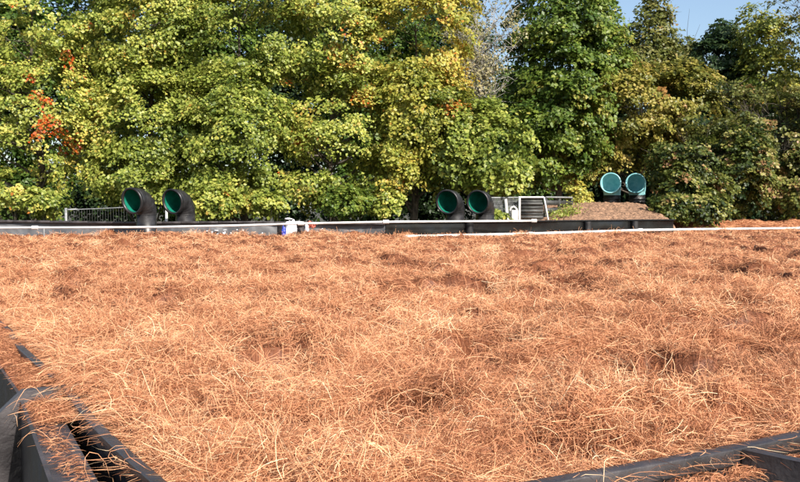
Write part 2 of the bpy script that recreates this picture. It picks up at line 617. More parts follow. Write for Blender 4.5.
# ------------------------------------------------------------------ near tank rim and ribs
tank = thing('plastic_tank', 'black ribbed plastic tank edge holding the orange fibre bed, near corner', 'tank', (float(C0[0]), float(C0[1]), 0))
AZ_A = math.atan2(A[1], A[0])
AZ_B = math.atan2(B[1], B[0])


def pw(a_, b_, z):
    """point from tank coordinates: a_ inward from left rim, b_ inward from near rim"""
    return (C0[0] + A[0] * a_ + B[0] * b_, C0[1] + A[1] * a_ + B[1] * b_, z)


def prism(mb, pts_top, z0, z1=None):
    """vertical-sided slab with top outline given as (a,b,z)"""
    n = len(pts_top)
    T_ = [pw(p[0], p[1], p[2]) for p in pts_top]
    Bt = [(p[0], p[1], z0 if z1 is None else p[2] - z1) for p in T_]
    mb.add(np.array(T_ + Bt), [[i, (i + 1) % n, n + (i + 1) % n, n + i] for i in range(n)])
    if n == 4:
        mb.add(np.array(T_), [[0, 1, 2, 3]])
        mb.add(np.array(Bt), [[3, 2, 1, 0]])
    return mb


# left wall: slightly bulging rim
def rimwall(along, length, thick, z, bulge, per):
    mb = MB()
    n = int(length / .1)
    rows = []
    for i in range(n + 1):
        s_ = -thick + i * (length + thick) / n
        bl = bulge * abs(math.sin(math.pi * s_ / per))
        zz = z + .006 * math.sin(s_ * 3.1)
        prof = [(.0, zz - .6), (.0, zz), (-thick, zz), (-thick, zz - .05), (-thick + .012, zz - .055), (-thick + .012, zz - .9), (.0, zz - .9)]
        for d_, z_ in prof:
            d2 = d_ - bl
            rows.append(pw(d2, s_, z_) if along == 'B' else pw(s_, d2, z_))
    m = 7
    Fq = [[i * m + k, i * m + (k + 1) % m, (i + 1) * m + (k + 1) % m, (i + 1) * m + k] for i in range(n) for k in range(m)]
    mb.add(rows, Fq)
    return mb


bevel(rimwall('B', 21, .036, .905, .03, 1.9).build('wall', M_grey, tank), .004)
bevel(rimwall('A', 9, .045, .915, .0, 2.5).build('wall', M_grey, tank), .006)

RIBS_L = [1.93, 4.35, 6.9, 9.4, 11.9]
for i, b0 in enumerate(RIBS_L):
    # plate across the wall with a chamfered outer top corner
    mb = MB()
    th = .05
    pr = [(-.04, .90), (-.18, .90), (-.33, .765), (-.33, .1), (-.04, .1)]
    V = [pw(p[0], b0 + dy_, p[1]) for dy_ in (-th / 2, th / 2) for p in pr]
    mb.add(V, [[0, 1, 2, 3, 4], [9, 8, 7, 6, 5]])
    mb.add(V, [[k, (k + 1) % 5, 5 + (k + 1) % 5, 5 + k] for k in range(5)])
    bevel(mb.build('rib', M_grey, tank), .006)
# ledge panels between the ribs and the thin outer panel beside them
SEG = [(-1.2, 1.90), (1.96, 4.32), (4.38, 6.87), (6.93, 9.37)]
for i, (b0, b1) in enumerate(SEG):
    lo = .055 if i == 0 else .02
    z0, z1 = .862 - lo, .862
    sk = .055 * (b1 - b0) if i == 0 else 0
    prism(MB(), [(-.085 - sk * .8, b0, z0), (-.07, b1, z1 - .012), (-.178, b1, z1 - .012), (-.178 - sk, b0, z0)], 0, .03).build('ledge_panel', M_grey, tank)
    up_ = .012 if i == 0 else .035
    bevel(prism(MB(), [(-.180 - sk, b0, z0 + up_), (-.180, b1, z1 + up_ - .01), (-.192, b1, z1 + up_ - .01), (-.192 - sk, b0, z0 + up_)], 0, .5).build('outer_panel', M_grey, tank), .003)
# near side: outer ledge and ribs
RIBS_N = [-.2, 1.52, 3.3, 5.1]
for b0 in RIBS_N:
    V = []
    mb = MB()
    pr = [(-.05, .905), (-.40, .895), (-.40, .5), (-.05, .5)]
    V = [pw(b0 + dy_ + .30 * (-.05 - p[0]), p[0], p[1]) for dy_ in (-.02, .02) for p in pr]
    mb.add(V, [[0, 1, 2, 3], [7, 6, 5, 4]])
    mb.add(V, [[k, (k + 1) % 4, 4 + (k + 1) % 4, 4 + k] for k in range(4)])
    bevel(mb.build('rib', M_grey, tank), .006)
for (a0, a1) in [(-.17, 1.49), (1.55, 3.27), (3.33, 5.07)]:
    bevel(prism(MB(), [(a0, -.06, .838), (a1, -.06, .838), (a1, -.42, .825), (a0, -.42, .825)], 0, .03).build('ledge_panel', M_grey, tank), .004)


# fibre fallen on the ledges
def ledgeH(x, y):
    a_, b_ = side(x, y)
    left = (a_ < 0)
    bb = np.clip(b_, -1.2, 9)
    seg0 = bb < 1.8
    zl = np.where(seg0, .81 + .04 * (bb + 1.2) / 3, .866)
    fill = np.where(seg0, .02 + .035 * np.clip((bb - 1.2) / .5, 0, 1), .075)
    fill = fill * (.45 + 1.1 * fbm(x * 9, y * 9, 2, 91))
    zn = .80 + .03 * fbm(x * 9, y * 9, 2, 92)
    return np.where(left & (b_ > -.3), zl + fill, zn)


tr = MB()
# packed fill in the two far compartments of the left ledge
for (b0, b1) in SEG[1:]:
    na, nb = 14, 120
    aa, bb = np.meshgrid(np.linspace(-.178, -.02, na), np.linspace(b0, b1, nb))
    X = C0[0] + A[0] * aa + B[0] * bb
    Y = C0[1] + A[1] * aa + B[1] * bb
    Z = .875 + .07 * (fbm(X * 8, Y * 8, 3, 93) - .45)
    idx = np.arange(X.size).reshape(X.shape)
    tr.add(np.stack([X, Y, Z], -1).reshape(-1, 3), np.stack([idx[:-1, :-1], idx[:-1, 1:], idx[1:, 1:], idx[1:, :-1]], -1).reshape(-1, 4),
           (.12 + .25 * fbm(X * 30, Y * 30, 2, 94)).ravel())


def lhf2(x, y):
    return .885 + .08 * (fbm(x * 8, y * 8, 3, 93) - .45)


def ledge_strands(n, a0, a1, b0, b1, hf, ln=(.04, .16), th=None, lift=.008, tm=.5, zo=0.0):
    aa = rng.uniform(a0, a1, n)
    bb = rng.uniform(b0, b1, n)
    x = C0[0] + A[0] * aa + B[0] * bb
    y = C0[1] + A[1] * aa + B[1] * bb
    tdir = rng.uniform(0, 6.28, n) if th is None else th + rng.normal(0, .45, n)
    strands(tr, x, y, tdir, rng.uniform(ln[0], ln[1], n), rng.uniform(.0010, .0020, n), rng.normal(0, 1.8, n),
            np.abs(rng.normal(0, lift, n)), tm + rng.normal(0, .16, n), hf, npt=7, zoff=zo)


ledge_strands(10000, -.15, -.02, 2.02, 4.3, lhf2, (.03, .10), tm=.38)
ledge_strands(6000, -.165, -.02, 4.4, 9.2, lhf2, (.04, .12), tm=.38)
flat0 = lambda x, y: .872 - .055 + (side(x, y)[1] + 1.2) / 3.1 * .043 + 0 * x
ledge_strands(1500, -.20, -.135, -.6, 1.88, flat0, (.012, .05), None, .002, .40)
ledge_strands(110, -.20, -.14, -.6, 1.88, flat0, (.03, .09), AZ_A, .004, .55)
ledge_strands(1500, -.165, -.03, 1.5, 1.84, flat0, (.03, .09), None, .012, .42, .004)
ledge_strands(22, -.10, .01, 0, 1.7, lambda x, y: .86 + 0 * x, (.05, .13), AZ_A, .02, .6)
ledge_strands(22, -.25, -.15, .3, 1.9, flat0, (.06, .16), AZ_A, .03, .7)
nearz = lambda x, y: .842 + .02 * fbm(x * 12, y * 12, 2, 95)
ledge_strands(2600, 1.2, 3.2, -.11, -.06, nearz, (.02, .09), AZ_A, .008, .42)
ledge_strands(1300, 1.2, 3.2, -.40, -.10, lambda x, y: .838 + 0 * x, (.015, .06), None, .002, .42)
# fibres hanging over both rims
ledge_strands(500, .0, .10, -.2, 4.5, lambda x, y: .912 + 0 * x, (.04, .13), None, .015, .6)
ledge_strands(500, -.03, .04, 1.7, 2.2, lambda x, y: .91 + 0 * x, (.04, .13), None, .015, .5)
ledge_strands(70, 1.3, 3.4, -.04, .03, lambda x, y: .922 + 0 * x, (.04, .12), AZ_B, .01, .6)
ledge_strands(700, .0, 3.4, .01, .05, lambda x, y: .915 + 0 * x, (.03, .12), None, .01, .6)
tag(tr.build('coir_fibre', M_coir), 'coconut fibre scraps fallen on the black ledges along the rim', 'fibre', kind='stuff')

# heap of fibre in the far right tank
hp = MB()


def heapH(x, y):
    rdg = np.exp(-((y - 30.2 - (x - 10) * .15) / 1.3) ** 2)
    ex = np.clip((x - 7.9) / 1.6, 0, 1)
    return .72 + ex * (.42 * rdg + .22 * (fbm(x * 1.6, y * 1.6, 3, 66) - .4)) - .2 * (1 - ex)


X, Y = np.meshgrid(np.linspace(7.6, 18, 220), np.linspace(27.4, 33, 120))
idx = np.arange(X.size).reshape(X.shape)
hp.add(np.stack([X, Y, heapH(X, Y)], -1).reshape(-1, 3), np.stack([idx[:-1, :-1], idx[:-1, 1:], idx[1:, 1:], idx[1:, :-1]], -1).reshape(-1, 4),
       (.15 + .25 * fbm(X * 6, Y * 6, 3, 5)).ravel())
n = 26000
x, y = rng.uniform(7.8, 18, n), rng.uniform(27.5, 32.5, n)
strands(hp, x, y, rng.uniform(0, 6.28, n), rng.uniform(.15, .45, n), rng.uniform(.006, .011, n), rng.normal(0, 2, n), np.abs(rng.normal(0, .03, n)),
        .35 + .4 * fbm(x * 2, y * 2, 2, 9) + rng.normal(0, .12, n), heapH, npt=6)
tag(hp.build('coir_fibre', M_coir), 'low mound of coconut fibre beyond the long white pipe', 'fibre', kind='stuff')

# ------------------------------------------------------------------ far walls


def wallstrip(pts, z0, z1f, thick, wr, seed, nseg=160, nz=10):
    """thin upright sheet following pts, wrinkled by wr metres"""
    pts = [Vector((p[0], p[1], 0)) for p in pts]
    L_ = (pts[-1] - pts[0]).length
    d = (pts[-1] - pts[0]).normalized()
    nrm = Vector((d.y, -d.x, 0))
    S, T_ = np.meshgrid(np.linspace(0, L_, nseg), np.linspace(0, 1, nz), indexing='ij')
    wv = (fbm(S * 2.2, T_ * 2.0, 4, seed) - .5) * wr + .35 * wr * np.sin(S * 1.1)
    wv = wv * np.clip((1.02 - T_) * 6, 0, 1)
    z1 = z1f(S)
    mb = MB()
    m = nz
    for sgn, offs in ((1, 0), (-1, thick)):
        V = np.stack([pts[0].x + d.x * S + nrm.x * (wv - offs), pts[0].y + d.y * S + nrm.y * (wv - offs), z0 + (z1 - z0) * T_], -1).reshape(-1, 3)
        idx = np.arange(S.size).reshape(S.shape)
        mb.add(V, np.stack([idx[:-1, :-1], idx[1:, :-1], idx[1:, 1:], idx[:-1, 1:]], -1).reshape(-1, 4)[:, ::sgn])
    return mb


lw0, lw1 = at(-60, 222, 22.3), at(386, 222, 22.3)
w1 = thing('tank_wall', 'long weathered grey plastic wall at the left with glints modelled as white patches', 'wall', (lw0.x, lw0.y, 0))
wallstrip([lw0, lw1], .3, lambda s_: 1.275 - .0035 * s_ + .012 * np.sin(s_ * .9), .03, .14, 7, 420, 22).build('panel', M_wall, w1, smooth=True)
mb = MB()
ptsr = [(lw0.x + (lw1.x - lw0.x) * k / 24, 22.27, 1.285 - .0035 * 12.5 * k / 24 + .012 * math.sin(12.5 * k / 24 * .9)) for k in range(25)]
for p, q in zip(ptsr[:-1], ptsr[1:]):
    c = [(p[i] + q[i]) / 2 for i in range(3)]
    mb.box(c, (q[0] - p[0], .14, .055))
bevel(mb.build('rim', M_grey, w1), .01)

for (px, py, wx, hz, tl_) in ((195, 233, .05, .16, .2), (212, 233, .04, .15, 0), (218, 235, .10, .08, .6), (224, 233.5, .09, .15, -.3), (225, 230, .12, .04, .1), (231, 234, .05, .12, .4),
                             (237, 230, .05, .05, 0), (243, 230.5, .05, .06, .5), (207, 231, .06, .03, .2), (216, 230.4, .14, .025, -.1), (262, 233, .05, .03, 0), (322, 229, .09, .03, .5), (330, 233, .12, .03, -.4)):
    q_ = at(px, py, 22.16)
    crn = MB()  # reflections on the crumpled liner, built as small white patches
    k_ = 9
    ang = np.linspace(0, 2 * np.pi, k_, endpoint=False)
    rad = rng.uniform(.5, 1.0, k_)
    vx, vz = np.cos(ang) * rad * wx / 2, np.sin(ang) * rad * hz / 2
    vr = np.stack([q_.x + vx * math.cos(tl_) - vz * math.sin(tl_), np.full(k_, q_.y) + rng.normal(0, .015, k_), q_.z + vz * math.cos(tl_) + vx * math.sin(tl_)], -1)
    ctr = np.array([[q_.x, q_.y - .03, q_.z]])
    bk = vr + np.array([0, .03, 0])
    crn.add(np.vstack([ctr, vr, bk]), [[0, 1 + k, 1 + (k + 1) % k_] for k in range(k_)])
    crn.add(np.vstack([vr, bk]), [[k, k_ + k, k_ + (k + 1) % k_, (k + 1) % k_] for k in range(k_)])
    crn.build('glint_patch', M_sack, w1)
ra = at(386, 222.5, 21.05)
rb = at(674, 221.2, 26.4)
w2 = thing('tank_wall', 'glossy black plastic wall strip at the right below the gravel bank', 'wall', (ra.x, ra.y, 0))
wallstrip([ra, rb], .3, lambda s_: 1.265 + 0 * s_, .03, .05, 17, 200, 12).build('panel', M_wallblack, w2, smooth=True)
dd = (rb - ra)
dd.z = 0
Lr = dd.length
dd.normalize()
mb = MB()
mb.box(((ra.x + rb.x) / 2, (ra.y + rb.y) / 2, 1.275), (Lr + .05, .10, .04), math.atan2(dd.y, dd.x))
bevel(mb.build('rim', M_wallblack, w2), .01)
for px in (468, 586, 633):
    # half-round bulge added so the black wall catches a vertical highlight
    best = min(range(1000), key=lambda k: abs((ra.x + dd.x * Lr * k / 999) / (ra.y + dd.y * Lr * k / 999) - (px - CX) / F))
    s_ = Lr * best / 999
    MB().tube([(ra.x + dd.x * s_ + dd.y * .06, ra.y + dd.y * s_ - dd.x * .06, .4), (ra.x + dd.x * s_ + dd.y * .06, ra.y + dd.y * s_ - dd.x * .06, 1.25)], .10, 20).build('highlight_bulge', M_black, w2, smooth=True)

# ------------------------------------------------------------------ white pipes
rail = thing('white_pipe_rail', 'thin white pipe rail running above the grey wall and first elbow pipe', 'pipe', tuple(at(150, 227, 21.2)))
RR = .027
pts = [at(-60, 228, 21.2), at(60, 227.6, 21.2), at(150, 227.2, 21.2), at(235, 225.6, 21.1), at(300, 223.6, 21.0), at(386, 221.9, 20.8), at(460, 221.4, 21.9), at(534, 220.9, 22.9)]
MB().tube(pts, RR, 12).build('pipe', M_white, rail, smooth=True)
for px, py, Yq in ((35, 227.7, 21.2), (301, 223.6, 21.0), (386, 221.9, 20.8), (534, 220.9, 22.9)):
    p = at(px, py, Yq)
    MB().tube([p + Vector((-.07, 0, 0)), p + Vector((.07, 0, 0))], .05, 14).build('coupling', M_white, rail, smooth=True)
p = at(44, 227.7, 21.2)
MB().tube([p + Vector((0, 0, 0)), p + Vector((0, 0, -.35))], .016, 8).build('bracket', M_galv, rail)

pipe = thing('white_pipe', 'long white pipe half sunk in fibre in front of the black wall', 'pipe', (2, 21.3, .95))
pts = [at(404, 236.6, 20.1), at(470, 235.2, 21.0), at(530, 233.8, 21.9), at(580, 232.2, 22.7), at(640, 230.2, 23.9), at(700, 229.3, 25.2), at(800, 228.2, 27.3), at(930, 227.5, 30.6)]
MB().tube(pts, .036, 12).build('pipe', M_white, pipe, smooth=True)
for k in (2, 4, 6):
    d_ = (pts[k + 1] - pts[k]).normalized()
    MB().tube([pts[k] - d_ * .08, pts[k] + d_ * .08], .05, 14).build('coupling', M_white, pipe, smooth=True)


# ------------------------------------------------------------------ elbow pipes
def elbow(name, label, x, y, zb, h, az, r, rm, Rc, bend, m_out, m_in, grp, band=False):
    t = thing(name, label, 'elbow pipe', (x, y, zb), grp)
    dh = Vector((math.sin(az), -math.cos(az), 0))       # az measured from -Y towards +X
    side_ = Vector((math.cos(az), math.sin(az), 0))
    cl = [(0, zb, 0, r), (0, h, 0, r)]
    ns = 5
    for k in range(1, ns + 1):
        an = bend * k / ns
        cl.append((Rc * (1 - math.cos(an)), h + Rc * math.sin(an), an, r + (rm - r) * k / ns))
    s_, z_, an, r_ = cl[-1]
    cl.append((s_ + .10 * math.sin(an), z_ + .10 * math.cos(an), an, rm))

    def ring(s_, z_, an, rad, n=36):
        c = Vector((x, y, 0)) + dh * s_ + Vector((0, 0, z_))
        n2 = dh * math.cos(an) - Vector((0, 0, 1)) * math.sin(an)
        return [c + rad * (math.cos(2 * math.pi * k / n) * side_ + math.sin(2 * math.pi * k / n) * n2) for k in range(n)]

    def sweep(rings):
        n = 36
        V = [list(p) for r0 in rings for p in r0]
        return MB().add(V, [[i * n + k, i * n + (k + 1) % n, (i + 1) * n + (k + 1) % n, (i + 1) * n + k] for i in range(len(rings) - 1) for k in range(n)])
    # riser
    base = sweep([ring(0, zb, 0, r - .02), ring(0, zb, 0, r), ring(0, h, 0, r), ring(0, h, 0, r - .02)])
    base.build('riser', M_black, t)
    if band:
        for q_ in (.03, .14, .25):
            sweep([ring(0, zb + q_, 0, r), ring(0, zb + q_, 0, r + .025), ring(0, zb + q_ + .05, 0, r + .025), ring(0, zb + q_ + .05, 0, r)]).build('rib', M_black, t)
    # mitred bend: every segment straight with a small weld bead
    rings = []
    bead = MB()
    for i, (s0, z0, a0, r0) in enumerate(cl[1:]):
        rings.append(ring(s0, z0, a0, r0 + .003))
    hd = sweep(rings).build('bend', m_out, t)
    for i, (s0, z0, a0, r0) in enumerate(cl[1:-1]):
        rr = [ring(s0 - .012 * math.sin(a0), z0 - .012 * math.cos(a0), a0, r0 + .003), ring(s0, z0, a0, r0 + .008),
              ring(s0 + .012 * math.sin(a0), z0 + .012 * math.cos(a0), a0, r0 + .003)]
        V = [list(p) for q_ in rr for p in q_]
        bead.add(V, [[i_ * 36 + k, i_ * 36 + (k + 1) % 36, (i_ + 1) * 36 + (k + 1) % 36, (i_ + 1) * 36 + k] for i_ in range(2) for k in range(36)])
    bead.build('weld_bead', m_out, hd).location = (0, 0, 0)
    # mouth rim
    s0, z0, a0, r0 = cl[-1]
    e_ = .05
    sweep([ring(s0 - e_ * math.sin(a0), z0 - e_ * math.cos(a0), a0, rm + .005), ring(s0 - e_ * math.sin(a0), z0 - e_ * math.cos(a0), a0, rm + .022),
           ring(s0 + .01 * math.sin(a0), z0 + .01 * math.cos(a0), a0, rm + .022), ring(s0 + .01 * math.sin(a0), z0 + .01 * math.cos(a0), a0, rm - .022),
           ring(s0 - e_ * math.sin(a0), z0 - e_ * math.cos(a0), a0, rm - .022)]).build('mouth_rim', M_black if m_in is M_green else m_out, t)
    # inner lining
    rings = [ring(s1, z1, a1, r1 - .02) for (s1, z1, a1, r1) in cl[1:]]
    rings.append(ring(s0 + .005 * math.sin(a0), z0 + .005 * math.cos(a0), a0, rm - .024))
    sweep([ring(0, zb + .02, 0, r - .02)] + rings).build('lining', m_in, t, smooth=True)
    return t


G1 = 'black elbow pipes with green lining'
for (px, Yq, az, lab, hh) in ((146.5, 21.7, -27, 'leftmost black elbow pipe with green lining, its riser passing in front of the grey wall', 1.47),
                          (185.5, 22.7, -27, 'black elbow pipe with green lining, right of the left pair, behind the grey wall', 1.46),
                          (455, 24.0, -29, 'black elbow pipe with green lining, left one of the pair beside the fence', 1.46),
                          (485, 24.6, -30, 'black elbow pipe with green lining, nearest to the white gate frame', 1.46)):
    p = at(px, 220, Yq)
    elbow('elbow_pipe', lab, p.x, p.y, .3, hh, R(az), .245 if px < 300 else .255, .305 if px < 300 else .315, .345, R(99), M_black, M_green, G1)
G2 = 'turquoise elbow pipes on the gravel bank'
p = at(612, 200, 32.5)
elbow('elbow_pipe', 'left turquoise elbow pipe standing on a black ribbed base on the gravel bank', p.x, p.y, 1.70, 2.12, R(-20), .30, .355, .42, R(86), M_turq, M_turq, G2, True)
p = at(637, 200, 33.4)
elbow('elbow_pipe', 'right turquoise elbow pipe with leaves of the bush over its base', p.x, p.y, 1.70, 2.14, R(-22), .30, .355, .42, R(86), M_turq, M_turq, G2, True)

# ------------------------------------------------------------------ short black posts and sheeting by the grey wall
p = at(282.5, 230, 21.75)
MB().tube([(p.x - .02, p.y, .5), (p.x - .02, p.y, 1.24)], .115, 20).build('black_post', M_black, smooth=True)
tag(bpy.data.objects['black_post'], 'short black pipe post left of the white sheeting', 'post', 'short pipe posts by the grey wall')
p = at(300.5, 230, 21.3)
ps = thing('capped_pipe', 'short grey capped pipe standing right of the white sheeting', 'post', (p.x, p.y, .5), 'short pipe posts by the grey wall')
MB().tube([(p.x, p.y, .5), (p.x, p.y, 1.19)], .085, 20).build('pipe', M_grey, ps, smooth=True)
MB().tube([(p.x, p.y, 1.185), (p.x, p.y, 1.225)], .097, 20).build('cap', M_black, ps)


def crumple(c, size, seed, n=26, pw_=.35):
    mb = MB()
    th, ph = np.meshgrid(np.linspace(0, 2 * np.pi, n, endpoint=False), np.linspace(.02, np.pi - .02, n), indexing='ij')
    d = np.stack([np.sin(ph) * np.cos(th), np.sin(ph) * np.sin(th), np.cos(ph)], -1)
    r_ = 1 + pw_ * (fbm(d[..., 0] * 3 + 9, d[..., 2] * 3 + d[..., 1] * 2, 4, seed) - .5) * 2
    V = d * r_[..., None] * np.array(size) / 2 + np.array(c)
    idx = np.arange(n * n).reshape(n, n)
    nx = np.roll(idx, -1, 0)
    mb.add(V.reshape(-1, 3), np.stack([idx[:, :-1], nx[:, :-1], nx[:, 1:], idx[:, 1:]], -1).reshape(-1, 4))
    return mb


c = at(291, 230, 21.65)
sh = thing('plastic_sheet', 'crumpled white plastic sheet tied to the rail, with a blue corner and red scrap', 'sheeting', tuple(c))
crumple(at(291.5, 229.5, 21.7), (.30, .16, .42), 3, pw_=.5).build('white_fold', M_sack, sh)
crumple(at(288, 234.5, 21.6), (.18, .14, .30), 13, pw_=.5).build('white_fold', M_sack, sh)
crumple(at(307, 232, 21.6), (.11, .12, .42), 4, pw_=.6).build('white_fold', M_sack, sh)
crumple(at(299, 223.0, 21.15), (.26, .09, .07), 8, pw_=.7).build('knot', M_sack, sh)
crumple(at(288, 219.0, 22.0), (.20, .12, .05), 9, pw_=.5).build('white_fold', M_sack, sh)
crumple(at(283.8, 233, 21.5), (.11, .10, .34), 5, pw_=.5).build('blue_fold', M_blue, sh)
for (px, py, sx_, sz_) in ((309.5, 223.5, .12, .10), (312.5, 226.5, .13, .09), (308, 227.5, .08, .07), (315, 224, .10, .06)):
    crumple(at(px, py, 21.6), (sx_, .08, sz_), int(px), pw_=.8).build('red_fold', M_red, sh)

# ------------------------------------------------------------------ fences, gate, small things behind the walls
fl = at(66, 210, 25.5)
fe = at(124, 207.5, 25.2)
f1 = thing('railing', 'low dark railing behind the grey wall, left of the first elbow pipe', 'railing', (fl.x, fl.y, 0))
dv = fe - fl
MB().tube([fl, fe + dv * .1], .013, 8).build('top_rail', M_galv, f1)
MB().box((fl.x, fl.y, fl.z / 2 + .03), (.06, .06, fl.z + .06)).build('post', M_galv, f1)
MB().box((fl.x + .18, fl.y, fl.z + .02), (.30, .04, .04)).build('corner_piece', M_galv, f1)
for k in range(1, 24):
    q_ = fl + dv * (k / 22)
    MB().tube([(q_.x, q_.y, .3), (q_.x, q_.y, q_.z)], .006, 6).build('bar', M_fdark, f1)
p = at(166.5, 218, 23.4)
MB().tube([(p.x, p.y, 0), (p.x, p.y, at(166.5, 205, 23.4).z)], .035, 10).build('white_post', M_white)
tag(bpy.data.objects['white_post'], 'thin white post between the two left elbow pipes', 'post')

Yf = 27.0
gf = thing('gate', 'pale metal framed gate with dark slatted panel beside the gravel bank', 'gate', (at(532, 210, Yf).x, Yf, 0))
tl, trr = at(519.5, 197.3, Yf), at(544, 197.3, Yf)
brr = at(547.5, 216, Yf)
MB().tube([(tl.x, Yf, .2), tl], .036, 10).build('gate_post', M_white, gf, smooth=True)
MB().tube([tl + Vector((-.03, 0, 0)), trr], .028, 10).build('top_bar', M_white, gf, smooth=True)
MB().tube([trr, brr, brr + (brr - trr) * 1.2], .026, 10).build('slanting_bar', M_white, gf, smooth=True)
mb = MB()
for k in range(16):
    z_ = .5 + k * .095
    mb.box(((tl.x + trr.x) / 2 + .02, Yf + .05, z_), (trr.x - tl.x - .06, .02, .091))
mb.build('slatted_panel', M_fdark, gf)
for py in (203.6, 211, 217.2):
    q_ = at(532, py, Yf)
    MB().box((q_.x, Yf + .02, q_.z), (trr.x - tl.x - .08, .03, .06)).build('cross_bar', plain('bar_grey' + str(py), (.05, .052, .05), (.09, .09, .085), .6), gf)

f2 = thing('fence', 'thin wire fence with pale top rail behind the right elbow pair', 'fence', (at(505, 210, Yf).x, Yf + .2, 0))
q0, q1 = at(488, 197.8, Yf + .2), at(518, 197.5, Yf + .2)
MB().tube([q0, q1], .022, 8).build('top_rail', M_galv, f2)
q2, q3 = at(505.5, 199, Yf + .15), at(507.5, 221, Yf + .15)
MB().tube([q2, q3, q3 + Vector((0, 0, -1.0))], .05, 8).build('post', M_white, f2)
mb = MB()
for k in range(40):
    xx = q0.x + (q1.x - q0.x) * k / 39
    mb.tube([(xx, Yf + .2, .3), (xx, Yf + .2, q0.z)], .005, 4, False)
for k in range(12):
    zz = .4 + k * .13
    mb.tube([(q0.x, Yf + .2, zz), (q1.x, Yf + .2, zz)], .005, 4, False)
mb.build('wire_mesh', M_galv, f2)
f3 = thing('fence', 'dark timber fence with pale top rail running behind the gravel bank', 'fence', (at(557, 205, Yf + .6).x, Yf + .6, 0))
q0, q1 = at(546, 197.2, Yf + .6), at(572, 197.5, Yf + 2.6)
MB().tube([q0, q1], .028, 8).build('top_rail', M_galv, f3)
for k in range(4):
    a0 = q0 + Vector((0, .04, -.18 - k * .24))
    a1 = q1 + Vector((0, .04, -.18 - k * .24))
    c_ = (a0 + a1) / 2
    dvv = a1 - a0
    MB().box(tuple(c_), (dvv.length, .03, .15), math.atan2(dvv.y, dvv.x)).build('board', M_fdark, f3)
for k in range(3):
    q_ = q0 + (q1 - q0) * (k / 2)
    MB().box((q_.x, q_.y + .08, q_.z / 2), (.08, .08, q_.z)).build('post', M_fdark, f3)
cb = thing('white_box', 'small white box with curved handle between the fence post and gate', 'box', (at(514, 215, 26.6).x, 26.6, 0))
q_ = at(514.6, 215, 26.6)
bevel(MB().box((q_.x, 26.6, q_.z), (.20, .18, .30)).build('case', M_white, cb), .02)
MB().box((q_.x, 26.6, (q_.z - .15) / 2), (.08, .08, q_.z - .15)).build('stand', M_fdark, cb)
h0 = at(510, 210.5, 26.6)
MB().tube([h0, h0 + Vector((.03, 0, .09)), h0 + Vector((.12, 0, .12)), h0 + Vector((.20, 0, .05)), h0 + Vector((.2, 0, -.1))], .03, 8).build('handle', M_white, cb)


# ------------------------------------------------------------------ trees
def limb_path(p0, p1, sag, n=6):
    p0, p1 = Vector(p0), Vector(p1)
    out = []
    for k in range(n):
        t = k / (n - 1)
        q = p0.lerp(p1, t)
        q.z += sag * math.sin(math.pi * t)
        if 0 < k < n - 1:
            q += Vector(rng.normal(0, .05, 3).tolist()) * (p1 - p0).length * .3
        out.append(q)
    return out


def leaves(mb, c, nrm, size, tint):
    """folded rhombic leaves: c centre (n,3), nrm normal (n,3)"""
    n = len(c)
    nrm = nrm / (np.linalg.norm(nrm, axis=1, keepdims=True) + 1e-9)
    rv = rng.normal(0, 1, (n, 3))
    u_ = np.cross(nrm, rv)
    u_ /= np.linalg.norm(u_, axis=1, keepdims=True) + 1e-9
    v_ = np.cross(nrm, u_)
    s_ = size[:, None]
    tip, tail = c + u_ * s_ * .55, c - u_ * s_ * .45
    l_ = c + v_ * s_ * .42 + nrm * s_ * .12
    r_ = c - v_ * s_ * .42 + nrm * s_ * .12
    V = np.stack([tip, l_, tail, r_], 1).reshape(-1, 3)
    i = np.arange(n)[:, None] * 4
    mb.add(V, np.concatenate([i + np.array([[0, 1, 2]]), i + np.array([[0, 2, 3]])]), np.repeat(np.clip(tint, 0, 1), 4))


